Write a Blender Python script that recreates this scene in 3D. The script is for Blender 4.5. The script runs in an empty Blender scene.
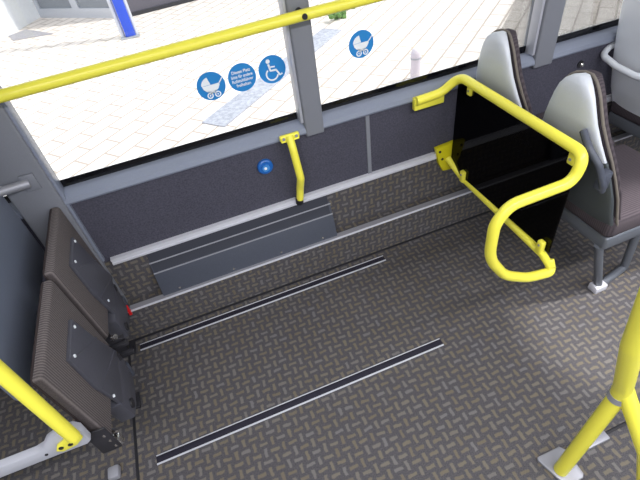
import bpy, bmesh, math, random
from mathutils import Vector, Matrix
random.seed(4)
PI = math.pi
scene = bpy.context.scene
COL = scene.collection

# ------------------------------------------------------------------ materials
def mat(name, color, rough=0.5, metal=0.0, spec=0.5, noise=0.0, nscale=40, bump=0.0, emit=0.0):
    m = bpy.data.materials.new(name); m.use_nodes = True
    nt = m.node_tree; b = nt.nodes['Principled BSDF']
    b.inputs['Base Color'].default_value = (*color, 1)
    b.inputs['Roughness'].default_value = rough
    b.inputs['Metallic'].default_value = metal
    b.inputs['Specular IOR Level'].default_value = spec
    if emit:
        b.inputs['Emission Color'].default_value = (*color, 1)
        b.inputs['Emission Strength'].default_value = emit
    if noise or bump:
        tc = nt.nodes.new('ShaderNodeTexCoord')
        n = nt.nodes.new('ShaderNodeTexNoise'); n.inputs['Scale'].default_value = nscale
        n.inputs['Detail'].default_value = 4
        nt.links.new(tc.outputs['Object'], n.inputs['Vector'])
        if noise:
            r = nt.nodes.new('ShaderNodeValToRGB')
            r.color_ramp.elements[0].position = .3; r.color_ramp.elements[1].position = .7
            r.color_ramp.elements[0].color = (*[c*(1-noise) for c in color], 1)
            r.color_ramp.elements[1].color = (*[min(1, c*(1+noise)) for c in color], 1)
            nt.links.new(n.outputs['Fac'], r.inputs['Fac'])
            nt.links.new(r.outputs['Color'], b.inputs['Base Color'])
        if bump:
            bp = nt.nodes.new('ShaderNodeBump'); bp.inputs['Strength'].default_value = bump
            bp.inputs['Distance'].default_value = .002
            nt.links.new(n.outputs['Fac'], bp.inputs['Height'])
            nt.links.new(bp.outputs['Normal'], b.inputs['Normal'])
    return m

def S(r, g, b):   # sRGB 0-255 -> linear
    f = lambda c: c/12.92 if c <= .04045 else ((c+.055)/1.055)**2.4
    return tuple(f(c/255) for c in (r, g, b))

def floorcloth(name, axes, s=.033):
    """dark vinyl with a basket weave of short beige and grey dashes"""
    m = bpy.data.materials.new(name); m.use_nodes = True
    nt = m.node_tree; N = nt.nodes; L = nt.links; b = N['Principled BSDF']
    tc = N.new('ShaderNodeTexCoord'); sp = N.new('ShaderNodeSeparateXYZ')
    L.new(tc.outputs['Object'], sp.inputs[0])
    def M(op, a, b_=None, c=None):
        n = N.new('ShaderNodeMath'); n.operation = op
        for i, v in enumerate((a, b_, c)):
            if v is None: continue
            if hasattr(v, 'links'): L.new(v, n.inputs[i])
            else: n.inputs[i].default_value = v
        return n.outputs[0]
    wob = N.new('ShaderNodeTexNoise'); wob.inputs['Scale'].default_value = 55; wob.inputs['Detail'].default_value = 1
    L.new(tc.outputs['Object'], wob.inputs['Vector'])
    ws = N.new('ShaderNodeSeparateColor'); L.new(wob.outputs['Color'], ws.inputs[0])
    u = M('ADD', M('DIVIDE', sp.outputs[axes[0]], s), M('MULTIPLY', ws.outputs[0], .28)); v = M('ADD', M('DIVIDE', sp.outputs[axes[1]], s), M('MULTIPLY', ws.outputs[1], .28))
    iu = M('FLOOR', u); iv = M('FLOOR', v)
    fu = M('ABSOLUTE', M('SUBTRACT', M('FRACT', u), .5)); fv = M('ABSOLUTE', M('SUBTRACT', M('FRACT', v), .5))
    par = M('FLOORED_MODULO', M('ADD', iu, iv), 2.0)
    def ramp(x, lo, hi):
        n = N.new('ShaderNodeMapRange'); n.interpolation_type = 'SMOOTHSTEP'
        L.new(x, n.inputs['Value']); n.inputs['From Min'].default_value = lo; n.inputs['From Max'].default_value = hi
        n.inputs['To Min'].default_value = 1; n.inputs['To Max'].default_value = 0
        return n.outputs[0]
    dh = M('MULTIPLY', ramp(fu, .40, .54), ramp(fv, .10, .24))
    dv = M('MULTIPLY', ramp(fv, .40, .54), ramp(fu, .10, .24))
    d = M('ADD', M('MULTIPLY', dh, par), M('MULTIPLY', dv, M('SUBTRACT', 1.0, par)))
    cv = N.new('ShaderNodeCombineXYZ'); L.new(iu, cv.inputs[0]); L.new(iv, cv.inputs[1])
    wn = N.new('ShaderNodeTexWhiteNoise'); wn.noise_dimensions = '2D'; L.new(cv.outputs[0], wn.inputs['Vector'])
    cr = N.new('ShaderNodeValToRGB'); cr.color_ramp.interpolation = 'LINEAR'
    e = cr.color_ramp.elements
    e[0].position = 0; e[0].color = (*S(124, 112, 90), 1); e[1].position = 1; e[1].color = (*S(130, 127, 126), 1)
    x = e.new(.5); x.color = (*S(132, 122, 102), 1)
    L.new(wn.outputs['Value'], cr.inputs['Fac'])
    nz = N.new('ShaderNodeTexNoise'); nz.inputs['Scale'].default_value = 260; nz.inputs['Detail'].default_value = 3
    L.new(tc.outputs['Object'], nz.inputs['Vector'])
    br = N.new('ShaderNodeValToRGB'); br.color_ramp.elements[0].position = .3; br.color_ramp.elements[1].position = .7
    br.color_ramp.elements[0].color = (*S(64, 62, 65), 1); br.color_ramp.elements[1].color = (*S(94, 91, 95), 1)
    L.new(nz.outputs['Fac'], br.inputs['Fac'])
    mx = N.new('ShaderNodeMix'); mx.data_type = 'RGBA'
    L.new(M('MULTIPLY', d, .62), mx.inputs['Factor']); L.new(br.outputs['Color'], mx.inputs['A']); L.new(cr.outputs['Color'], mx.inputs['B'])
    L.new(mx.outputs['Result'], b.inputs['Base Color'])
    b.inputs['Roughness'].default_value = .52; b.inputs['Specular IOR Level'].default_value = .35
    return m

def fabric_ribbed(name, c0, c1, axis, freq, rough=.9):
    m = bpy.data.materials.new(name); m.use_nodes = True
    nt = m.node_tree; N = nt.nodes; L = nt.links; b = N['Principled BSDF']
    tc = N.new('ShaderNodeTexCoord')
    w = N.new('ShaderNodeTexWave'); w.bands_direction = axis; w.inputs['Scale'].default_value = freq
    w.inputs['Distortion'].default_value = .6; w.inputs['Detail Scale'].default_value = 3
    n = N.new('ShaderNodeTexNoise'); n.inputs['Scale'].default_value = 300
    L.new(tc.outputs['Object'], w.inputs['Vector']); L.new(tc.outputs['Object'], n.inputs['Vector'])
    a = N.new('ShaderNodeMath'); a.operation = 'MULTIPLY_ADD'; a.inputs[1].default_value = .6; 
    L.new(w.outputs['Fac'], a.inputs[0])
    a2 = N.new('ShaderNodeMath'); a2.operation = 'MULTIPLY'; a2.inputs[1].default_value = .5; L.new(n.outputs['Fac'], a2.inputs[0])
    L.new(a2.outputs[0], a.inputs[2])
    mx = N.new('ShaderNodeMix'); mx.data_type = 'RGBA'
    mx.inputs['A'].default_value = (*c0, 1); mx.inputs['B'].default_value = (*c1, 1)
    L.new(a.outputs[0], mx.inputs['Factor']); L.new(mx.outputs['Result'], b.inputs['Base Color'])
    b.inputs['Roughness'].default_value = rough; b.inputs['Specular IOR Level'].default_value = .2
    return m

def glass(name, tint, gloss=1.0):
    m = bpy.data.materials.new(name); m.use_nodes = True
    nt = m.node_tree; N = nt.nodes; L = nt.links
    N.remove(N['Principled BSDF']); out = N['Material Output']
    t = N.new('ShaderNodeBsdfTransparent'); t.inputs[0].default_value = (*tint, 1)
    g = N.new('ShaderNodeBsdfGlossy'); g.inputs['Roughness'].default_value = .03
    f = N.new('ShaderNodeFresnel'); f.inputs['IOR'].default_value = 1.45
    k = N.new('ShaderNodeMath'); k.operation = 'MULTIPLY'; k.inputs[1].default_value = gloss
    L.new(f.outputs[0], k.inputs[0])
    mx = N.new('ShaderNodeMixShader'); L.new(k.outputs[0], mx.inputs[0])
    L.new(t.outputs[0], mx.inputs[1]); L.new(g.outputs[0], mx.inputs[2]); L.new(mx.outputs[0], out.inputs['Surface'])
    return m

def pavers(name, ang, bw, bh, c1, c2, mortar, msize):
    m = bpy.data.materials.new(name); m.use_nodes = True
    nt = m.node_tree; N = nt.nodes; L = nt.links; b = N['Principled BSDF']
    tc = N.new('ShaderNodeTexCoord'); mp = N.new('ShaderNodeMapping')
    mp.inputs['Rotation'].default_value = (0, 0, ang)
    L.new(tc.outputs['Object'], mp.inputs['Vector'])
    br = N.new('ShaderNodeTexBrick'); br.offset = .5
    br.inputs['Scale'].default_value = 1; br.inputs['Brick Width'].default_value = bw
    br.inputs['Row Height'].default_value = bh; br.inputs['Mortar Size'].default_value = msize
    br.inputs['Mortar Smooth'].default_value = .3
    br.inputs['Color1'].default_value = (*c1, 1); br.inputs['Color2'].default_value = (*c2, 1); br.inputs['Mortar'].default_value = (*mortar, 1)
    L.new(mp.outputs[0], br.inputs['Vector']); L.new(br.outputs['Color'], b.inputs['Base Color'])
    b.inputs['Roughness'].default_value = .85
    return m

M_FLOOR = floorcloth('floor_cloth_flat', (0, 1))
M_FLOORV = floorcloth('floor_cloth_upright', (0, 2))
M_FELT = mat('charcoal_felt', S(78, 77, 88), .95, spec=.1, noise=.22, nscale=160, bump=.3)
M_PILLAR = mat('grey_pillar_plastic', S(128, 130, 138), .55, noise=.03, nscale=300)
M_SILL = mat('blue_grey_sill', S(138, 144, 160), .26, noise=.03, nscale=200)
M_BLACKG = mat('black_glass_border', S(14, 14, 18), .12)
M_RUB = mat('black_rubber', S(34, 33, 38), .6)
M_TRACK = mat('floor_track_rubber', S(36, 34, 48), .6, noise=.15, nscale=120)
M_ALU = mat('aluminium', S(222, 222, 230), .34, metal=.25)
M_ALUD = mat('dull_aluminium', S(165, 165, 173), .42, metal=.3)
M_CHROME = mat('chrome', S(215, 212, 208), .18, metal=.95)
M_STEEL = mat('pale_painted_steel', S(196, 197, 206), .42, metal=.2)
M_YEL = mat('yellow_powder_coat', S(252, 242, 84), .3, spec=.5)
M_YELD = mat('yellow_plate', S(222, 210, 30), .4)
M_BLUE = mat('blue_sticker', S(34, 132, 204), .45)
M_BLUEB = mat('blue_button_plastic', S(30, 100, 180), .35)
M_WHITE = mat('white_print', S(240, 244, 248), .5)
M_RED = mat('red_plastic', S(225, 30, 35), .35)
M_PART = mat('blue_grey_partition', S(118, 125, 142), .45, noise=.02, nscale=250)
M_HEAT = mat('slate_grey_cover', S(76, 80, 92), .5, noise=.05, nscale=150)
M_HEATD = mat('dark_recess', S(58, 60, 70), .6)
M_SHELL = mat('light_grey_shell', S(212, 216, 223), .4, noise=.02, nscale=200)
M_SHELL_LIT = mat('light_grey_shell_window_lit', S(236, 239, 245), .4)  # grey shell of the rear seat, window light brightened into its colour
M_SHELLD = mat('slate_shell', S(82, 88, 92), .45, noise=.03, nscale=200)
M_FAB = fabric_ribbed('brown_grey_ribbed_fabric', S(58, 52, 53), S(124, 116, 115), 'Y', 38)
M_FABD = fabric_ribbed('dark_seat_fabric', S(58, 52, 58), S(88, 80, 84), 'Y', 40)
M_PIPE = mat('beige_piping', S(120, 112, 104), .8)
M_PIPED = mat('dark_piping', S(48, 38, 38), .8)
M_PLATE = mat('grey_under_plate', S(82, 82, 91), .5, noise=.05, nscale=120)
M_DARKM = mat('dark_mechanism', S(44, 43, 48), .5)
M_LEG = mat('seat_leg_grey', S(104, 108, 116), .4, metal=.2)
M_GLASS = glass('clear_window_glass', (.95, .97, .97), .8)
M_SMOKE = glass('smoked_panel', (.10, .095, .105), .45)
M_CEIL = mat('ceiling_panel', S(215, 215, 218), .7)
M_LAMP = mat('lamp_diffuser', (.97, .965, 1), .5, emit=3.0)
M_PAVE = pavers('pale_pavers', math.radians(-41), .36, .18, S(232, 220, 211), S(225, 212, 203), S(178, 163, 153), .013)
M_KERB = mat('granite_strip', S(168, 168, 178), .85, noise=.22, nscale=30)
M_STUC = mat('white_render', S(236, 236, 238), .85, noise=.03, nscale=20)
M_DOORF = mat('door_frame_alu', S(190, 192, 200), .4, metal=.3)
M_SHOPG = mat('shop_glass', S(126, 130, 137), .1, spec=.6)
M_DARKG = mat('dark_shopfront', S(98, 94, 102), .4, spec=.3)
M_GREENG = mat('green_tinted_glass', S(112, 118, 110), .2, spec=.5)
M_SIGNB = mat('blue_sign_face', S(40, 80, 205), .4)
M_MAT = mat('grey_door_mat', S(160, 156, 160), .9, noise=.2, nscale=60)
M_LEAF = mat('leaves', S(84, 120, 50), .7, noise=.3, nscale=60)
M_FLOWER = mat('red_flowers', S(220, 90, 80), .6)
M_SOIL = mat('planter_stone', S(210, 205, 200), .9)
M_BODY = mat('bus_body_paint', S(225, 226, 230), .4)
M_POST = mat('bollard_grey', S(200, 190, 200), .5)

# ------------------------------------------------------------------ mesh helpers
def box(bm, x0, x1, y0, y1, z0, z1, bev=0, seg=2):
    r = bmesh.ops.create_cube(bm, size=1)
    vs = r['verts']
    for v in vs:
        v.co = Vector(((x0+x1)/2+v.co.x*(x1-x0), (y0+y1)/2+v.co.y*(y1-y0), (z0+z1)/2+v.co.z*(z1-z0)))
    if bev:
        es = list({e for v in vs for e in v.link_edges})
        bmesh.ops.bevel(bm, geom=es, offset=bev, segments=seg, profile=.5, affect='EDGES')

def fillet(pts, rad, n=7):
    pts = [Vector(p) for p in pts]; out = [pts[0]]
    for i in range(1, len(pts)-1):
        a, p, b = pts[i-1], pts[i], pts[i+1]
        d1 = (a-p); d2 = (b-p); l = min(d1.length, d2.length)*.49
        ang = d1.angle(d2)
        r = rad[i-1] if isinstance(rad, (list, tuple)) else rad
        if ang > PI-.02: out.append(p); continue
        t = min(r/math.tan(ang/2), l)
        p1 = p+d1.normalized()*t; p2 = p+d2.normalized()*t
        for k in range(n+1):
            s = k/n; out.append(p1*(1-s)**2+p*2*s*(1-s)+p2*s*s)
    out.append(pts[-1]); return out

def tube(bm, pts, r, n=16, cap=True):
    pts = [Vector(p) for p in pts]
    q = [pts[0]]
    for p in pts[1:]:
        if (p-q[-1]).length > 1e-5: q.append(p)
    pts = q; rings = []
    t0 = (pts[1]-pts[0]).normalized()
    up = Vector((0, 0, 1)) if abs(t0.z) < .9 else Vector((1, 0, 0))
    nrm = (up-t0*up.dot(t0)).normalized()
    for i, p in enumerate(pts):
        if i == 0: t = t0
        elif i == len(pts)-1: t = (p-pts[i-1]).normalized()
        else: t = ((p-pts[i-1]).normalized()+(pts[i+1]-p).normalized()).normalized()
        nrm = (nrm-t*nrm.dot(t)).normalized(); bn = t.cross(nrm)
        rr = r[i] if isinstance(r, (list, tuple)) else r
        rings.append([bm.verts.new(p+(nrm*math.cos(2*PI*k/n)+bn*math.sin(2*PI*k/n))*rr) for k in range(n)])
    for a, b in zip(rings, rings[1:]):
        for k in range(n): bm.faces.new((a[k], a[(k+1) % n], b[(k+1) % n], b[k]))
    if cap:
        bm.faces.new(rings[0][::-1]); bm.faces.new(rings[-1])

def prism(bm, poly, axis, d0, d1, bev=0):
    """polygon in the two other axes, extruded along axis from d0 to d1"""
    def P(a, b, d):
        return {'x': (d, a, b), 'y': (a, d, b), 'z': (a, b, d)}[axis]
    A = [bm.verts.new(P(a, b, d0)) for a, b in poly]; B = [bm.verts.new(P(a, b, d1)) for a, b in poly]
    fs = [bm.faces.new(A[::-1]), bm.faces.new(B)]
    n = len(poly)
    for i in range(n): fs.append(bm.faces.new((A[i], A[(i+1) % n], B[(i+1) % n], B[i])))
    bmesh.ops.recalc_face_normals(bm, faces=fs)
    if bev:
        es = list({e for f in fs[:2] for e in f.edges})
        bmesh.ops.bevel(bm, geom=es, offset=bev, segments=2, profile=.5, affect='EDGES')

def disc(bm, c, nrm, r, h, n=28):
    c = Vector(c); nrm = Vector(nrm).normalized(); tube(bm, [c, c+nrm*h], r, n)

def loft(bm, rings, cap=True):
    V = [[bm.verts.new(p) for p in r] for r in rings]; n = len(V[0])
    for a, b in zip(V, V[1:]):
        for k in range(n): bm.faces.new((a[k], a[(k+1) % n], b[(k+1) % n], b[k]))
    if cap: bm.faces.new(V[0][::-1]); bm.faces.new(V[-1])
    bmesh.ops.recalc_face_normals(bm, faces=bm.faces[:])

def ribbon(bm, pts, w, y0, y1, closed=False):
    """flat stroke in the x-z plane with thickness along y"""
    pts = [Vector((p[0], p[1])) for p in pts]; n = len(pts)
    L, R = [], []
    for i in range(n):
        a = pts[i-1] if (i or closed) else pts[i]; b = pts[(i+1) % n] if (i < n-1 or closed) else pts[i]
        t = (b-a).normalized(); nn = Vector((-t.y, t.x))*w/2
        L.append(pts[i]+nn); R.append(pts[i]-nn)
    rng = range(n if closed else n-1)
    for i in rng:
        j = (i+1) % n
        prism(bm, [tuple(L[i]), tuple(L[j]), tuple(R[j]), tuple(R[i])], 'y', y0, y1)

def obj(name, bm, m, parent=None, label=None, smooth=True, origin=None):
    me = bpy.data.meshes.new(name); 
    off = Vector(parent.get('_org', (0, 0, 0))) if parent else (Vector(origin) if origin else Vector((0, 0, 0)))
    base = Vector((0, 0, 0))
    if parent and parent.type != 'EMPTY': pass
    bm.transform(Matrix.Translation(-off)); bmesh.ops.recalc_face_normals(bm, faces=bm.faces[:])
    bm.to_mesh(me); bm.free()
    if smooth:
        for p in me.polygons: p.use_smooth = True
        me.set_sharp_from_angle(angle=math.radians(38))
    me.materials.append(m)
    o = bpy.data.objects.new(name, me); COL.objects.link(o)
    if parent:
        o.parent = parent; o['_org'] = tuple(off)
    elif origin:
        o.location = off; o['_org'] = tuple(off)
    else: o['_org'] = (0, 0, 0)
    if label: o['label'] = label
    return o

def thing(name, label, cat, loc=(0, 0, 0), group=None):
    o = bpy.data.objects.new(name, None); COL.objects.link(o); o.location = loc
    o.empty_display_size = .05
    o['label'] = label; o['category'] = cat; o['_org'] = tuple(loc)
    if group: o['group'] = group
    return o

def tag(o, label, cat, group=None):
    o['label'] = label; o['category'] = cat
    if group: o['group'] = group
    return o

def struct(name, bm, m, smooth=False, parent=None):
    o = obj(name, bm, m, parent, smooth=smooth)
    if not parent: o['kind'] = 'structure'
    return o

def dup(o, parent=None, delta=None):
    c = o.copy(); COL.objects.link(c)
    if parent: c.parent = parent
    if delta is not None: c.location = Vector(o.location)+Vector(delta)
    for ch in list(o.children): dup(ch, c)
    return c

NB = bmesh.new
# ------------------------------------------------------------------ key dimensions (metres; camera stands at x=y=0)
YW = 1.52      # felt side wall
YG = 1.56      # window glass
YR = 1.448     # face of the low riser under the wall
ZL = .18       # ledge top
X0, X1 = -2.0, 3.3
YO = -1.0      # opposite side

# ------------------------------------------------------------------ setting: bus interior
b = NB(); box(b, X0, X1, YO, YR+.05, -.04, 0); struct('floor', b, M_FLOOR)
b = NB(); box(b, X0, X1, YR, YW+.02, -.04, ZL); struct('wall_back_plinth', b, M_FLOORV)
b = NB(); box(b, X0, X1, YR+.002, YW, ZL-.002, ZL+.004); struct('wall_back_ledge', b, M_FLOOR)
b = NB(); box(b, X0, X1, YW-.008, YW+.02, ZL, .412); struct('wall_back_upstand', b, M_FLOORV)
b = NB(); box(b, X0, X1, YW, YW+.07, -.28, .72); struct('wall_back', b, M_FELT)
# outside skin under the windows
b = NB(); box(b, X0, X1, YW+.07, YW+.10, -.2, .755); struct('wall_back_outside', b, M_BODY)
# cove line where riser meets floor
b = NB(); box(b, X0, X1, YR-.004, YR, 0, .012, .002); struct('baseboard_back', b, M_RUB)
# upper trim: aluminium profile with two ridges
b = NB(); prism(b, [(YW-.008, .398), (YW-.018, .400), (YW-.018, .408), (YW-.013, .411), (YW-.013, .416), (YW-.018, .419), (YW-.016, .428), (YW, .430), (YW, .398)], 'x', -.457, X1)
struct('trim_1', b, M_ALU)
# nosing on the ledge edge: flat strip and bright front bead
b = NB(); box(b, -.50, X1, YR-.002, YR+.028, ZL+.003, ZL+.008, .001)
n_ = struct('trim_2', b, M_ALUD)
b = NB(); tube(b, [(-.50, YR-.001, ZL+.004), (X1, YR-.001, ZL+.004)], .0048, 8); struct('trim_3', b, M_ALU, True)
# sill profile
b = NB(); prism(b, [(YW+.005, .712), (YW-.014, .714), (YW-.018, .722), (YW-.014, .738), (YW+.004, .752), (YG-.008, .758), (YG+.03, .758), (YG+.03, .712)], 'x', X0, X1)
o = struct('trim_4', b, M_SILL, True)
# black glass border under the panes (part of each window, see below)
def window(n, xa, xb):
    t = bpy.data.objects.new('window_%d' % n, None); COL.objects.link(t); t['kind'] = 'structure'; t['_org'] = (0, 0, 0)
    b = NB(); box(b, xa, xb, YG, YG+.006, .758, 2.0); obj('glass_pane', b, M_GLASS, t, smooth=False)
    b = NB(); box(b, xa, xb, YG-.003, YG-.0005, .756, .786); box(b, xa, xa+.006, YG-.003, YG-.0005, .786, 2.0)
    box(b, xb-.010, xb, YG-.003, YG-.0005, .786, 2.0); box(b, xa, xb, YG-.003, YG-.0005, 1.96, 2.0)
    obj('black_border', b, M_BLACKG, t, smooth=False)
window(1, -.486, .408); window(2, .484, 1.452); window(3, 1.548, 2.60); window(4, -1.6, -.625)
# pillars (wall posts)
def pillar(n, xa, xb, yf, z0=.70):
    b = NB(); box(b, xa, xb, yf, YG+.03, z0, 2.15, .008, 3)
    struct('trim_%d' % n, b, M_PILLAR, True)
pillar(5, -.625, -.486, 1.492, .18); pillar(6, .408, .484, 1.500); pillar(7, 1.452, 1.548, 1.500); pillar(8, 2.60, 2.7, 1.5); pillar(9, -1.7, -1.6, 1.5)
b = NB(); box(b, .398, .410, 1.512, YG, .757, 2.1, .003); struct('trim_10', b, M_STEEL, True)
b = NB(); box(b, 1.440, 1.454, 1.512, YG, .757, 2.1, .003); struct('trim_11', b, M_STEEL, True)
b = NB(); box(b, -.487, -.476, 1.505, YG-.002, .43, 2.1, .003); struct('trim_12', b, M_SILL, True)
# divider strip on the felt
b = NB(); box(b, .664, .682, YW-.005, YW+.002, .428, .715, .002); struct('trim_13', b, M_PILLAR)
# wall above windows, ceiling, opposite side with its own windows, ends
b = NB(); box(b, X0, X1, YW, YG+.05, 1.98, 2.2); struct('wall_back_header', b, M_PILLAR)
b = NB(); box(b, X0, X1, YO-.06, YG+.08, 2.15, 2.2); struct('ceiling', b, M_CEIL)
b = NB(); box(b, X0, 1.1, YO-.06, YO, -.25, .75); box(b, 2.3, X1, YO-.06, YO, -.25, .75); box(b, 1.1, 2.3, YO-.06, YO, -.25, 0)
for xa in (-2.0, -.6, .6, 2.3): box(b, xa, xa+.12, YO-.06, YO, .75, 2.15)
box(b, X0, X1, YO-.06, YO, 1.95, 2.15); struct('wall_front', b, M_PILLAR)
b = NB(); box(b, X0-.05, X0, YO, YG, -.2, 2.15); struct('wall_left', b, M_PILLAR)
b = NB(); box(b, X1, X1+.05, YO, YG, -.2, 2.15); struct('wall_right', b, M_PILLAR)

# ------------------------------------------------------------------ floor tracks
def floor_track(y, xa, xb, label):
    t = thing('floor_track', label, 'floor track', ((xa+xb)/2, y, 0), 'black tracks set into the floor')
    b = NB(); box(b, xa, xb, y-.013, y+.013, 0, .003, .001); obj('rubber_insert', b, M_TRACK, t)
    for s in (-1, 1):
        b = NB(); box(b, xa, xb, y+s*.0155-(.003 if s < 0 else .0015), y+s*.0155+(.003 if s < 0 else .0015), 0, .0045, .001); obj('edge_strip', b, M_ALU, t, 'silver edge strip')
floor_track(1.398, -.512, .674, 'black floor track with silver edges, farther one, close to the wall riser')
floor_track(.872, -.492, .664, 'black floor track with silver edges, nearer one, in the middle of the floor')
# carpet weld seam is a thin raised cover strip next to the folding seats
b = NB(); box(b, -.566, -.556, .30, 1.44, 0, .002); tag(obj('cover_strip', b, M_RUB), 'thin dark strip on the floor along the foot of the folding seats', 'floor strip')

# ------------------------------------------------------------------ heater cover on the ledge
t = thing('heater_cover', 'slate grey sloping metal cover on the ledge along the low wall', 'cover', (.08, 1.48, ZL))
b = NB()
prism(b, [(1.462, .186), (1.462, .20), (1.492, .295), (1.497, .298), (1.511, .352), (1.511, .186)], 'x', -.335, .47, .002)
obj('cover_panel', b, M_HEAT, t)
b = NB(); prism(b, [(1.496, .302), (1.5085, .348), (1.511, .40), (1.5118, .40), (1.5118, .30)], 'x', -.33, .46)
obj('vent_recess', b, M_HEATD, t, 'dark slot along the top')
for zz, yy in ((.297, 1.4925), (.345, 1.5065)):
    b = NB(); tube(b, [(-.335, yy, zz), (.47, yy, zz)], .003, 8); obj('rib', b, M_ALUD, t)
for xx in (-.26, -.02, .2, .4):
    b = NB(); disc(b, (xx, 1.463, .205), (0, -1, .3), .005, .004, 10); obj('screw', b, M_CHROME, t)

# red tag at ledge end
b = NB(); box(b, -.487, -.475, 1.434, 1.4465, .172, .228, .002); tag(obj('seat_belt_buckle', b, M_RED), 'small red buckle tab at the left end of the ledge edging', 'buckle')

# ------------------------------------------------------------------ stickers on the glass
YS = YG-.0035
def arc(cx, cz, r, a0, a1, n=24):
    return [(cx+r*math.cos(math.radians(a0+(a1-a0)*k/n)), cz+r*math.sin(math.radians(a0+(a1-a0)*k/n))) for k in range(n+1)]
def sticker(x, z, label, draw, cat='sticker', r=.0495):
    t = thing('window_sticker', label, cat, (x, YS, z), 'round blue stickers on the windows')
    b = NB(); disc(b, (x, YS, z), (0, 1, 0), r, .001, 48); obj('disc', b, M_BLUE, t, smooth=False)
    b = NB(); draw(b); b.transform(Matrix.Translation((x, 0, z))); obj('pictogram', b, M_WHITE, t, 'white print', smooth=False)
Y0_, Y1_ = YS-.0012, YS-.0002
def draw_pram(b):
    k = .052
    P = lambda l: [(a*k, c*k) for a, c in l]
    # bowl and hood
    bowl = [(-.62, .02)] + [(-.62+.0, .02)] + [( .55*math.cos(math.radians(a)), .05+.42*math.sin(math.radians(a))) for a in range(195, 361, 12)] + [(.56, .1)]
    prism(b, P([(-.60, .10), (-.54, -.12), (-.36, -.30), (-.1, -.38), (.2, -.36), (.42, -.24), (.55, -.02), (.58, .12)]), 'y', Y0_, Y1_)
    hood = [(-.02, .14)] + [(-.05+.58*math.cos(math.radians(a)), .12+.52*math.sin(math.radians(a))) for a in range(100, 183, 8)]
    prism(b, P(hood), 'y', Y0_, Y1_)
    ribbon(b, P([(.52, .08), (.70, .26), (.82, .42)]), .07*k, Y0_, Y1_)
    ribbon(b, P([(-.3, -.3), (.25, -.5)]), .06*k, Y0_, Y1_); ribbon(b, P([(.3, -.3), (-.2, -.5)]), .06*k, Y0_, Y1_)
    for cx in (-.22, .30):
        ribbon(b, P(arc(cx, -.60, .17, 0, 345, 20)), .08*k, Y0_, Y1_, True)
        prism(b, P(arc(cx, -.60, .05, 0, 330, 10)), 'y', Y0_, Y1_)
def draw_chair(b):
    k = .05
    P = lambda l: [(a*k, c*k) for a, c in l]
    prism(b, P(arc(-.22, .62, .15, 0, 345, 20)), 'y', Y0_, Y1_)
    ribbon(b, P([(-.22, .42), (-.14, -.06), (.28, -.08)]), .15*k, Y0_, Y1_)
    ribbon(b, P([(-.18, .2), (.22, .17)]), .10*k, Y0_, Y1_)
    ribbon(b, P([(.26, -.06), (.50, -.50), (.68, -.42)]), .13*k, Y0_, Y1_)
    ribbon(b, P(arc(-.06, -.32, .42, 128, 345, 30)), .11*k, Y0_, Y1_)
def draw_text(b):
    for i, (s, w) in enumerate((('Diesen Platz', .066), ('bitte für andere', .076), ('Rollstuhlfahrer', .076), ('freihalten', .052))):
        cu = bpy.data.curves.new('txt', 'FONT'); cu.body = s; cu.size = .0155; cu.align_x = 'CENTER'; cu.align_y = 'CENTER'
        cu.offset = .0003
        to = bpy.data.objects.new('txt', cu); COL.objects.link(to)
        dg = bpy.context.evaluated_depsgraph_get(); me = bpy.data.meshes.new_from_object(to.evaluated_get(dg))
        bpy.data.objects.remove(to); bpy.data.curves.remove(cu)
        tb = NB(); tb.from_mesh(me)
        xs = [v.co.x for v in tb.verts]; sc = w/(max(xs)-min(xs)); cx = (max(xs)+min(xs))/2
        for v in tb.verts: v.co = Vector(((v.co.x-cx)*sc, Y0_, .022-.0155*i+v.co.y))
        tb.to_mesh(me); tb.free(); b.from_mesh(me); bpy.data.meshes.remove(me)
sticker(.115, .967, 'blue round pram sticker, leftmost in the row of three on the left window', draw_pram)
sticker(.226, .969, 'blue round sticker with four lines of white lettering', draw_text)
sticker(.336, .969, 'blue round wheelchair sticker on the left window beside the pillar', draw_chair)
sticker(.681, .974, 'blue round pram sticker alone on the window right of the pillar', draw_pram)

# ------------------------------------------------------------------ yellow rail across the windows
t = thing('window_rail', 'long horizontal yellow rail across the windows at the top of the picture', 'rail', (.1, 1.45, 1.14))
b = NB(); tube(b, [(-1.55, 1.45, 1.118), (-.46, 1.45, 1.136), (.44, 1.45, 1.152), (1.62, 1.45, 1.161)], .0175, 18); obj('tube', b, M_YEL, t)
b = NB(); tube(b, [(.442, 1.432, 1.152), (.442, 1.424, 1.152)], [.0095, .007], 14); obj('fixing_screw', b, M_RUB, t)
for xx, zz in ((.444, 1.152), (-.555, 1.134), (1.5, 1.159)):
    b = NB(); tube(b, [(xx, 1.45, zz), (xx, 1.505, zz)], .011, 12); obj('standoff', b, M_RUB, t)

# ------------------------------------------------------------------ yellow grab handle on the wall
t = thing('grab_handle', 'short upright yellow grab handle fixed to the wall under the pillar', 'handle', (.34, 1.5, .44))
b = NB(); box(b, .300, .378, 1.486, 1.503, .718, .742, .006, 3)
box(b, .303, .375, 1.484, 1.512, .716, .722, .002); obj('mounting_plate', b, M_YEL, t)
b = NB(); tube(b, fillet([(.338, 1.492, .735), (.338, 1.468, .69), (.345, 1.455, .56), (.341, 1.478, .50), (.334, 1.486, .44)], .05), .0155, 16); obj('tube', b, M_YEL, t)
b = NB(); tube(b, [(.333, 1.489, .447), (.332, 1.497, .412)], .0165, 16); obj('rubber_foot', b, M_RUB, t, 'black rubber end')
for xx in (.314, .364):
    b = NB(); disc(b, (xx, 1.487, .731), (0, -1, 0), .006, .004, 12); obj('bolt', b, M_ALUD, t)

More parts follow.
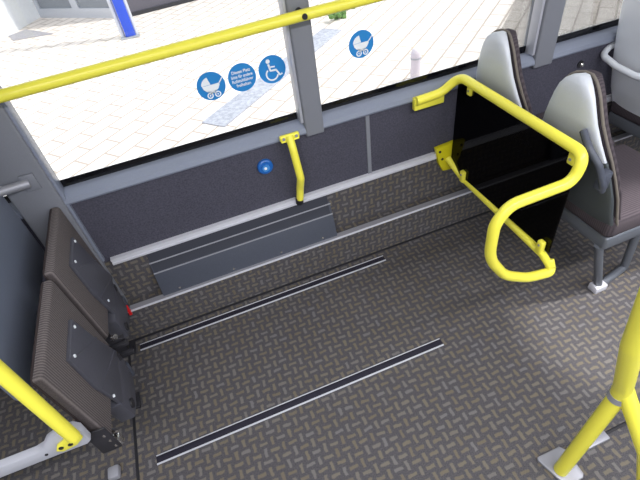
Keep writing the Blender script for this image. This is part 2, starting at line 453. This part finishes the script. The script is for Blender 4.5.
# ------------------------------------------------------------------ blue push button
t = thing('push_button', 'round blue push button on the dark wall left of the grab handle', 'button', (.226, YW, .622))
b = NB(); tube(b, [(.226, YW+.004, .622), (.226, YW-.010, .622), (.226, YW-.014, .622)], [.032, .031, .026], 32); obj('bezel', b, M_BLUEB, t)
b = NB(); disc(b, (.226, YW-.013, .622), (0, -1, 0), .015, .006, 24); obj('cap', b, mat('pale_blue_cap', S(70, 140, 210), .3), t)
b = NB(); disc(b, (.224, YW-.019, .622), (0, -1, 0), .006, .002, 14); obj('symbol', b, M_WHITE, t, 'white mark', smooth=False)

# ------------------------------------------------------------------ tip-up seats
def tip_seat(yc, label, poly, hpoly, screws):
    t = thing('folding_seat', label, 'folding seat', (-.52, yc, .38), 'pair of folded-up seats')
    def xf(z): return -.487-(z-.40)*.05        # front face leans back
    # cushion: rounded slab, leaning
    b = NB(); h0, h1 = .385, .732; y0, y1 = yc-.174, yc+.174
    box(b, -.032, 0, y0, y1, h0, h1, .012, 4)
    for v in b.verts: v.co.x += xf(v.co.z)
    c = obj('cushion', b, M_FAB, t)
    b = NB(); f = -.025
    path = fillet([(f, y0+.002, .55), (f, y0+.002, h1-.002), (f, y1-.002, h1-.002), (f, y1-.002, h0+.002), (f, y0+.002, h0+.002), (f, y0+.002, .55)], .018)
    path = [Vector((p.x+xf(p.z), p.y, p.z)) for p in path]
    tube(b, path, .004, 8); obj('piping', b, M_PIPED, c)
    b = NB(); prism(b, poly, 'x', -.002, .012, .004)
    for v in b.verts: v.co.x += xf(v.co.z)
    pl = obj('underside_plate', b, M_PLATE, t, 'smooth grey plate on the underside')
    for (sy, sz) in screws:
        b = NB(); disc(b, (xf(sz)+.010, sy, sz), (1, 0, .05), .005, .005, 12); obj('screw', b, M_WHITE, pl, 'pale screw head')
    # raised crease across the plate
    ys = [p[0] for p in poly]
    ya = min(ys)
    for (u0, z0, u1, z1) in ((.034, .612, .182, .500), (.012, .470, .205, .385)):
        b = NB(); tube(b, [(xf(z0)+.0105, ya+u0, z0), (xf(z1)+.0105, ya+u1, z1)], .0035, 6); obj('crease', b, M_PLATE, pl)
    b = NB(); prism(b, hpoly, 'x', -.04, .012, .008)
    for v in b.verts: v.co.x += xf(.38)
    h = obj('hinge_housing', b, M_PLATE, t, 'grey hinge housing at the bottom')
    yl = min(p[0] for p in hpoly); yh = max(p[0] for p in hpoly)
    b = NB(); tube(b, [(-.49, yl+.05, .262), (-.468, yl+.05, .262)], .017, 18); obj('pivot', b, M_DARKM, h)
    b = NB(); box(b, -.490, -.468, yh-.035, yh-.02, .335, .365, .003); obj('latch', b, M_DARKM, h)
    b = NB(); box(b, -.49, -.475, yh-.012, yh+.010, .20, .27, .004); obj('lever', b, M_HEAT, h, 'pale grey lever')
    return t
pn = [(1.030, .640), (1.060, .50), (1.105, .36), (.913, .335), (.880, .50), (.886, .640)]
hn = [(1.105, .375), (1.115, .30), (1.085, .215), (.985, .205), (.925, .225), (.905, .345)]
tip_seat(.950, 'folded-up ribbed fabric seat nearer the viewer, beside the white bar and yellow post', pn, hn, [(1.008, .628), (.908, .622), (.905, .40)])
pf = [(y+.385, z+.012) for y, z in pn]; hf = [(y+.385, z+.012) for y, z in hn]
tip_seat(1.322, 'folded-up ribbed fabric seat farther away, next to the wall and grey pillar', [(y-.013, z) for y, z in pf], [(y-.045, z) for y, z in hf], [(1.385, .645), (1.285, .638), (1.30, .415)])

# stand that carries the two tip-up seats
t = thing('seat_stand', 'dark metal stand under the two folded-up seats', 'seat stand', (-.54, 1.1, 0))
b = NB(); box(b, -.61, -.548, .86, 1.43, .30, .36, .006); obj('beam', b, M_DARKM, t)
for yy in (1.14, 1.41):
    b = NB(); box(b, -.605, -.555, yy-.02, yy+.02, .0, .31, .005); obj('post', b, M_DARKM, t)
    b = NB(); box(b, -.63, -.53, yy-.035, yy+.035, .0, .012, .003); obj('foot_plate', b, M_DARKM, t)
for yy, zz in ((1.138, .385), (1.142, .345), (1.138, .30)):
    b = NB(); box(b, -.55, -.44, yy-.010, yy+.006, zz-.006, zz+.006, .002); obj('hinge_bracket', b, M_DARKM, t)
b = NB(); disc(b, (-.47, 1.132, .40), (1, -.3, .4), .010, .012, 14); obj('bolt', b, M_CHROME, t, 'shiny bolt head')
b = NB(); tube(b, [(-.575, .885, .335), (-.50, .815, .335)], .016, 16); box(b, -.512, -.482, .785, .815, .315, .352, .006); obj('end_cap', b, M_CHROME, t, 'shiny metal end cap')
b = NB(); box(b, -.655, -.615, .86, .905, .0, .03, .008); obj('foot_block', b, M_ALUD, t)

# partition behind the seats, with its chrome rod to the pillar
t = thing('partition_panel', 'large blue-grey partition panel behind the folded seats at the left edge', 'partition', (-.64, 1.2, .58))
b = NB(); box(b, -.662, -.622, .865, 1.482, .565, 2.14, .018, 4); obj('panel', b, M_PART, t)
b = NB(); tube(b, [(-.624, 1.462, .855), (-.540, 1.486, .845)], .015, 16); r_ = obj('rod', b, M_ALUD, t, 'dull metal rod fixing the panel to the pillar')
b = NB(); box(b, -.560, -.515, 1.484, 1.493, .815, .875, .003); obj('rod_plate', b, M_PILLAR, r_)

# white bar with lug
t = thing('support_bar', 'pale grey metal bar with rounded lug at the lower left corner', 'bar', (-.7, .755, .5))
b = NB(); prism(b, [(-1.3, .468), (-.600, .468), (-.520, .466), (-.508, .476), (-.506, .535), (-.518, .556), (-.550, .558), (-.588, .542), (-.606, .520), (-.630, .512), (-1.3, .512)], 'y', .738, .762, .004)
obj('flat_bar', b, M_STEEL, t)
b = NB(); disc(b, (-.612, .739, .492), (0, -1, 0), .004, .003, 10); obj('hole_plug', b, M_RUB, t)
for xx, zz in ((-.49, .436), (-.487, .405), (-.485, .37)):
    b = NB(); disc(b, (xx, .772, zz), (.3, -1, 0), .007, .01, 12); obj('bolt', b, M_CHROME, t)
b = NB(); box(b, -.53, -.475, .762, .770, .35, .47, .004); obj('end_plate', b, M_DARKM, t)
# yellow post standing on the lug
t = thing('stanchion_post', 'yellow upright post rising from the pale bar at the lower left', 'post', (-.515, .735, .52))
b = NB(); tube(b, [(-.518, .720, .548), (-.518, .720, 2.14)], .0165, 18); obj('tube', b, M_YEL, t)
b = NB(); prism(b, [(-.512, .512), (-.535, .492), (-.572, .486), (-.584, .498), (-.572, .520), (-.512, .552)], 'y', .730, .7375, .002); f_ = obj('foot_plate', b, M_YEL, t)
for xx in (-.545, -.568):
    b = NB(); disc(b, (xx, .731, .507), (0, -1, 0), .006, .003, 12); obj('bolt', b, M_RUB, f_)

# ------------------------------------------------------------------ yellow barrier with smoked panel
t = thing('barrier', 'yellow tube barrier with smoked panel standing between the open area and the seats', 'barrier', (1.06, 1.48, .3))
b = NB()
tube(b, fillet([(.872, 1.480, .728), (.985, 1.480, .733), (1.046, 1.452, .795), (1.036, .805, .800), (1.012, .80, .715), (.79, .80, .712), (.750, .80, .655), (.752, .80, .51), (.835, .80, .385), (.945, .80, .318), (1.052, .80, .296), (1.058, .83, .330)],
     [.06, .06, .05, .05, .08, .08, .2, .2, .2, .04, .03]), .0178, 18)
obj('top_tube', b, M_YEL, t)
b = NB(); tube(b, fillet([(1.045, .795, .318), (1.055, .86, .332), (1.072, 1.40, .335), (1.05, 1.49, .395)], .06), .0150, 16); obj('bottom_tube', b, M_YEL, t)
b = NB(); box(b, .868, 1.005, 1.484, 1.507, .682, .735, .004); obj('wall_bracket', b, M_YEL, t)
b = NB(); prism(b, [(.985, .462), (1.098, .470), (1.105, .36), (1.075, .325), (1.03, .33), (1.005, .38)], 'y', 1.488, 1.512, .004)
wb = obj('wall_bracket', b, M_YELD, t)
for p in ((1.005, .443), (1.082, .448), (1.02, .40), (1.085, .40)):
    b = NB(); disc(b, (p[0], 1.489, p[1]), (0, -1, 0), .006, .004, 10); obj('bolt', b, M_RUB, wb)
for yy, z0, z1, dx in ((1.395, .735, .80, .012), (.862, .725, .79, .012), (1.372, .335, .392, .006), (.872, .335, .392, 0)):
    b = NB(); box(b, 1.050+dx-.012, 1.050+dx+.010, yy-.014, yy+.014, z0, z1, .007, 3)
    c = obj('panel_clip', b, M_YEL, t)
    b = NB(); disc(b, (1.050+dx-.011, yy, (z0+z1)/2 + (-.012 if z0 > .5 else .012)), (-1, 0, 0), .005, .003, 10); obj('bolt', b, M_ALUD, c)
b = NB(); prism(b, [(.842, .352), (1.478, .352), (1.478, .775), (.842, .775)], 'x', 1.060, 1.066); obj('smoked_panel', b, M_SMOKE, t, 'dark see-through panel', smooth=False)

# ------------------------------------------------------------------ bus seats
def sect(w, xr, t, z, n=36, pw=.55):
    r = []
    for k in range(n):
        a = 2*PI*k/n; c, s = math.cos(a), math.sin(a)
        y = w*math.copysign(abs(c)**pw, c); x = xr+t/2-t/2*math.copysign(abs(s)**.8, s)
        r.append((x, y, z))
    return r
def back_profile(H, wide, stretch=1.0):
    # (z, rear x, half width) from bottom to top
    if wide:
        pr = [(.30, .23, .17), (.38, .17, .185), (.5, .115, .19), (.62, .075, .19), (.75, .045, .19), (.86, .025, .19), (.96, .01, .188), (1.06, .004, .178), (1.13, .004, .155), (1.18, .008, .11), (1.20, .014, .05)]
    else:
        pr = [(.28, .25, .165), (.36, .18, .180), (.46, .135, .182), (.56, .10, .180), (.64, .072, .166), (.71, .048, .148), (.77, .028, .126), (.825, .014, .104), (.87, .007, .088), (.905, .004, .073), (.928, .005, .056), (.942, .009, .038), (.949, .016, .016)]
    return [(z if z < .6 else .6+(z-.6)*stretch, x, w) for z, x, w in pr]
def interp(pr, z):
    for (a, b) in zip(pr, pr[1:]):
        if a[0] <= z <= b[0]:
            f = (z-a[0])/(b[0]-a[0]); return tuple(a[i]+(b[i]-a[i])*f for i in range(3))
    return pr[0] if z < pr[0][0] else pr[-1]
def bus_seat(loc, label, zsplit, wide=False, leg=None, handle=False, hoop=False, stretch=1.0):
    t = thing('bus_seat', label, 'seat', loc, 'passenger seats behind the barrier')
    ox, oy, oz = loc
    pr = back_profile(.96, wide, stretch); zt = pr[-1][0]
    def add(name, m, zs, off, th, dw, lab=None, par=None, pw=.7):
        b = NB()
        loft(b, [sect(max(w-dw, .008), x+off, th, z, pw=pw) for z, x, w in zs])
        b.transform(Matrix.Translation(loc)); return obj(name, b, m, par or t, lab)
    def rng(a, c, n=14):
        zs = sorted(set([a, c]+[p[0] for p in pr if a < p[0] < c]+[a+(c-a)*k/n for k in range(n+1)]))
        return [interp(pr, z) for z in zs]
    add('upper_shell', M_SHELL_LIT if wide else M_SHELL, rng(zsplit+.001, zt), 0, .036, .006, 'light grey upper back shell')
    add('lower_shell', M_SHELLD if not wide else M_SHELL_LIT, rng(pr[0][0], zsplit-.001), .003, .036, .004, 'slate lower back shell' if not wide else None)
    add('back_cushion', M_FABD, rng(.40, zt-.004, 18), .034, .040, .004, 'dark fabric front of the backrest')
    # piping: beige seam round the outline
    side = [(x+.036, w, z) for z, x, w in rng(.40, zt, 20)]
    path = [(x, -w+.001, z) for x, w, z in side]+[(x, w-.001, z) for x, w, z in side[::-1]]
    b = NB(); tube(b, [Vector(p)+Vector(loc) for p in path], .0045, 8); obj('piping', b, M_PIPE, t, 'beige seam')
    b = NB(); box(b, .16, .58, -.185, .185, .355, .455, .03, 4); b.transform(Matrix.Translation(loc)); obj('seat_cushion', b, M_FABD, t)
    b = NB(); box(b, .17, .56, -.18, .18, .30, .36, .012, 3); b.transform(Matrix.Translation(loc)); obj('seat_base', b, M_LEG, t)
    if leg:
        b = NB()
        tube(b, fillet([(.175, -.155, .31), (.285, -.150, .014), (.46, -.115, .014), (.40, -.13, .31)], .02), .0165, 12)
        b.transform(Matrix.Translation(loc)); obj('leg_frame', b, M_LEG, t)
        b = NB(); box(b, .25, .31, -.175, -.13, .0, .035, .006); b.transform(Matrix.Translation(loc)); obj('foot', b, M_ALU, t, 'shiny foot')
    if handle:
        b = NB()
        tube(b, fillet([(.010, -.075, .805), (-.006, -.125, .775), (.006, -.166, .735), (.035, -.180, .66), (.052, -.172, .625)], .03), [.011]*40 if False else .0115, 12)
        b.transform(Matrix.Translation(loc)); h = obj('grab_handle', b, M_HEAT, t, 'slate side handle')
        b = NB(); box(b, .03, .065, -.182, -.150, .63, .70, .008); b.transform(Matrix.Translation(loc)); obj('handle_root', b, M_HEAT, h)
    if hoop:
        z = .70
        zz, x, w = interp(pr, z)
        pts = [(x+.075, w+.004, z+.0), (x+.03, w+.026, z-.01), (x-.03, w+.005, z-.03), (x-.045, w*.5, z-.045), (x-.048, 0, z-.05), (x-.045, -w*.5, z-.045), (x-.03, -w-.005, z-.03), (x+.03, -w-.026, z-.01), (x+.075, -w-.004, z)]
        b = NB(); tube(b, fillet(pts, .05), .014, 12); b.transform(Matrix.Translation(loc)); obj('grab_hoop', b, M_SHELL_LIT, t, 'grey grip hoop across the back')
    return t
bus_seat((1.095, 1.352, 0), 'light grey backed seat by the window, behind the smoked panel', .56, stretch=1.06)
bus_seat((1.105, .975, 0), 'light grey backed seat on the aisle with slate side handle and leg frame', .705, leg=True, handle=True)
bus_seat((1.80, 1.305, 0), 'tall light grey seat with grip hoop, coloured as window-lit, cut by the right edge, next row back', .60, wide=True, hoop=True)

# knob on the wall
t = thing('wall_knob', 'small round chrome knob on the dark wall between the seat rows', 'knob', (1.732, YW, .646))
b = NB(); tube(b, [(1.732, YW, .646), (1.732, YW-.006, .646)], .016, 20); obj('collar', b, M_RUB, t)
b = NB(); tube(b, [(1.732, YW-.004, .646), (1.732, YW-.014, .646), (1.732, YW-.018, .646)], [.010, .010, .006], 18); obj('cap', b, M_CHROME, t)

# ------------------------------------------------------------------ branching stanchion, lower right
t = thing('branching_stanchion', 'thick yellow branching post on a steel foot plate at the lower right', 'post', (.74, .30, 0))
b = NB(); tube(b, [(.738, .302, .012), (.789, .304, .47)], .021, 20); obj('lower_tube', b, M_YEL, t)
b = NB(); tube(b, fillet([(.788, .304, .455), (.780, .304, .50), (.702, .300, .73), (.655, .298, .95), (.655, .298, 2.14)], .10), .022, 20); obj('upper_tube', b, M_YEL, t)
b = NB(); tube(b, [(.788, .306, .49), (.825, .193, .30), (.85, .10, .012)], .021, 20); obj('branch_tube', b, M_YEL, t)
b = NB(); tube(b, [(.7852, .3037, .437), (.7870, .304, .456)], .0235, 20); obj('joint_collar', b, M_ALUD, t)
b = NB(); prism(b, [(.695, .352), (.700, .362), (.785, .362), (.797, .345), (.795, .268), (.785, .258), (.735, .255), (.72, .262)], 'z', 0, .012, .004); obj('foot_plate', b, M_ALUD, t, 'grey steel foot plate')
t2 = thing('edge_profile', 'pale metal edge strip on the floor behind the branching yellow post', 'edge strip', (.9, .345, 0))
b = NB(); box(b, .805, .950, .318, .352, 0, .012, .003); obj('metal_strip', b, M_ALUD, t2)
b = NB(); box(b, .925, 1.6, .333, .343, 0, .006, .001); obj('dark_joint', b, M_RUB, t2)

# ------------------------------------------------------------------ ceiling lamps
for i, (xx, yy) in enumerate(((-.6, -.25), (.9, -.25), (2.4, -.25))):
    t = thing('ceiling_lamp', 'long ceiling lamp over the aisle', 'lamp', (xx, yy, 2.15), 'ceiling lamps over the aisle')
    b = NB(); box(b, xx-.6, xx+.6, yy-.12, yy+.12, 2.125, 2.15, .006); obj('housing', b, M_CEIL, t)
    b = NB(); box(b, xx-.57, xx+.57, yy-.09, yy+.09, 2.118, 2.127, .003); obj('diffuser', b, M_LAMP, t)
    la = bpy.data.lights.new('aisle_light', 'AREA'); la.shape = 'RECTANGLE'; la.size = 1.1; la.size_y = .18
    la.energy = 21; la.color = (.97, .965, 1)
    lo = bpy.data.objects.new('aisle_light', la); COL.objects.link(lo); lo.location = (xx, yy, 2.11)

# added fill spot, out of view, that makes the bright floor patch by the aisle seat
t = thing('floor_patch_fill', 'added unseen fill spot that brightens the floor beside the seats', 'lamp', (1.75, .55, 2.15))
b = NB(); tube(b, [(1.75, .55, 2.15), (1.75, .55, 2.12)], [.06, .05], 24); obj('housing', b, M_ALUD, t)
sl = bpy.data.lights.new('patch_fill_light', 'SPOT'); sl.energy = 150; sl.spot_size = math.radians(22); sl.spot_blend = .75; sl.shadow_soft_size = .04; sl.color = (1, .98, .96)
so = bpy.data.objects.new('patch_fill_light', sl); COL.objects.link(so); so.location = (1.75, .55, 2.10)
so.rotation_euler = (Vector((1.75, .55, 2.1))-Vector((1.32, .69, 0))).to_track_quat('Z', 'Y').to_euler()

# ------------------------------------------------------------------ outside
G = -.30
b = NB(); box(b, -30, 40, YW+.10, 40, G-.1, G); struct('ground_pavement', b, M_PAVE)
b = NB(); box(b, -30, 40, -30, YW+.10, G-.12, G-.02); struct('ground_road', b, mat('asphalt', S(120, 120, 122), .9, noise=.1, nscale=40))
d = Vector((1.96, 1.70)).normalized(); nn = Vector((-d.y, d.x))
def gp(s, w): p = Vector((.24, 3.86))+d*s+nn*w; return (p.x, p.y)
b = NB(); prism(b, [gp(-.05, -.13), gp(2.3, -.13), gp(2.3, .13), gp(-.05, .13)], 'z', G, G+.012, .003)
tag(obj('kerb_strip', b, M_KERB), 'grey granite strip running diagonally over the pavement outside', 'kerb')
# bollard
t = thing('bollard', 'short white bollard on the pavement outside the window', 'bollard', (2.10, 3.60, G))
b = NB(); tube(b, [(2.1, 3.6, G), (2.1, 3.6, G+.20)], .045, 18); obj('post', b, M_POST, t)
b = NB(); tube(b, [(2.1, 3.6, G+.20), (2.1, 3.6, G+.215)], .048, 18); obj('ring', b, M_ALUD, t)
b = NB(); tube(b, [(2.1, 3.6, G+.215), (2.1, 3.6, G+.25), (2.1, 3.6, G+.28), (2.1, 3.6, G+.295)], [.045, .044, .032, .012], 18); obj('cap', b, M_POST, t)
# planter with flowers
t = thing('flower_bed', 'low patch of green plants and red flowers at the end of the strip outside', 'flower bed', (2.28, 5.78, G))
b = NB()
for k in range(26):
    s = random.random(); x = 2.10+.42*s+random.uniform(-.05, .05); y = 5.62+.34*s+random.uniform(-.06, .06); z = G+random.uniform(.0, .10)
    bmesh.ops.create_icosphere(b, subdivisions=1, radius=random.uniform(.025, .05), matrix=Matrix.Translation((x, y, z)))
obj('foliage', b, M_LEAF, t)
for k in range(7):
    x = 2.26+.05*k*.8; y = 5.78+.035*k
    b = NB(); bmesh.ops.create_icosphere(b, subdivisions=1, radius=.03, matrix=Matrix.Translation((x, y, G+.12+random.uniform(-.02, .03)))); obj('flower_head', b, M_FLOWER, t, 'red flower head')
# shop building
t = thing('shopfront', 'white building with glass doors across the pavement', 'building', (-1, 8.5, G))
b = NB()
prism(b, [(-1.70, 9.22), (-1.78, 9.4), (-7, 12.5), (-7, 7.6), (-2.55, 7.6)], 'z', G, 4.2)
obj('side_wall', b, M_STUC, t, smooth=False)
b = NB(); prism(b, [(-1.7, 9.3), (-.35, 8.10), (-.30, 8.02), (5.5, 8.55), (5.5, 12), (-1.7, 12)], 'z', 2.3, 4.2); obj('upper_wall', b, M_STUC, t, smooth=False)
A = Vector((-1.67, 9.20)); B_ = Vector((-.40, 8.06)); e = (B_-A); ln = e.length; e.normalize(); pn_ = Vector((e.y, -e.x))
def along(s, w, z): p = A+e*s+pn_*w; return (p.x, p.y, z)
def bar(b, s0, s1, z0, z1, w0=-.03, w1=.03):
    prism(b, [along(s0, w0, 0)[:2], along(s1, w0, 0)[:2], along(s1, w1, 0)[:2], along(s0, w1, 0)[:2]], 'z', z0, z1)
nb = 2
for k in range(nb):
    s0 = ln*k/nb; s1 = ln*(k+1)/nb
    b = NB(); bar(b, s0, s0+.07, G, 2.3); bar(b, s1-.07, s1, G, 2.3); bar(b, s0+.07, s1-.07, G, G+.14); bar(b, s0+.07, s1-.07, 2.2, 2.3)
    f = obj('door_frame', b, M_DOORF, t, smooth=False)
    b = NB(); bar(b, s0+.07, s1-.07, G+.14, 2.2, -.006, .006); obj('door_glass', b, M_SHOPG, f, smooth=False)
b = NB(); prism(b, [(-2.06, 8.54), (-1.72, 9.20), (-1.76, 9.22), (-2.10, 8.56)], 'z', G, 2.3); obj('side_glazing', b, M_GREENG, t, smooth=False)
b = NB(); prism(b, [(-.30, 8.0), (5.5, 8.50), (5.5, 8.56), (-.30, 8.06)], 'z', G+.03, 2.3); obj('dark_glazing', b, M_DARKG, t, smooth=False)
b = NB(); prism(b, [(-.30, 7.97), (5.5, 8.47), (5.5, 8.52), (-.30, 8.02)], 'z', G, G+.05); obj('threshold', b, M_DARKM, t, smooth=False)
for xx in (.95, 2.2):
    b = NB(); box(b, xx-.04, xx+.04, 7.97+(xx+.3)*.086, 8.08+(xx+.3)*.086, G, 2.3); obj('mullion', b, M_DOORF, t, smooth=False)
# blue totem sign
t = thing('sign_pillar', 'slim blue pillar with silver edges in front of the shop doors', 'pillar', (-.36, 7.0, G))
b = NB(); box(b, -.40, -.27, 6.93, 7.05, G+.02, 2.6, .01); obj('face', b, M_SIGNB, t)
for xx in (-.435, -.255):
    b = NB(); tube(b, [(xx, 6.99, G), (xx, 6.99, 2.6)], .028, 14); obj('edge_tube', b, M_STEEL, t)
b = NB(); box(b, -.47, -.22, 6.90, 7.08, G, G+.02, .004); obj('base', b, M_ALUD, t)
# door mat
b = NB(); prism(b, [(-2.10, 8.45), (-1.86, 8.60), (-1.43, 8.02), (-2.0, 8.14)], 'z', G, G+.012)
tag(obj('door_mat', b, M_MAT), 'grey mat on the ground in front of the glass doors', 'mat')

# ------------------------------------------------------------------ light
w = bpy.data.worlds.new('sky'); scene.world = w; w.use_nodes = True
bg = w.node_tree.nodes['Background']; bg.inputs[0].default_value = (.88, .94, 1, 1); bg.inputs[1].default_value = 1.7
su = bpy.data.lights.new('sun', 'SUN'); su.energy = 2.5; su.angle = .03; su.color = (1, .97, .92)
so = bpy.data.objects.new('sun', su); COL.objects.link(so)
so.rotation_euler = Vector((.62, -.25, .78)).to_track_quat('Z', 'Y').to_euler()

# ------------------------------------------------------------------ camera
cd = bpy.data.cameras.new('camera'); cam = bpy.data.objects.new('camera', cd); COL.objects.link(cam)
cd.sensor_width = 36; cd.lens = 453/640*36; cd.clip_start = .02; cd.clip_end = 200
f = 453.
dn = Vector((397-320, 722-240, f)).normalized(); vx = Vector((2570-320, -545-240, f))
xx = (vx-dn*vx.dot(dn)).normalized(); zz = -dn; yy = zz.cross(xx)
# columns: image right, image down, view direction expressed in world axes
right = Vector((xx.x, yy.x, zz.x)); down = Vector((xx.y, yy.y, zz.y)); fwd = Vector((xx.z, yy.z, zz.z))
m = Matrix.Identity(4)
for i in range(3):
    m[i][0] = right[i]; m[i][1] = -down[i]; m[i][2] = -fwd[i]
m.translation = Vector((0, 0, 1.6))
cam.matrix_world = m
scene.camera = cam

for o in bpy.data.objects:
    if '_org' in o: del o['_org']

vs = scene.view_settings
vs.view_transform = 'Standard'; vs.look = 'None'; vs.gamma = 1; vs.use_curve_mapping = False
vs.exposure = 0.22
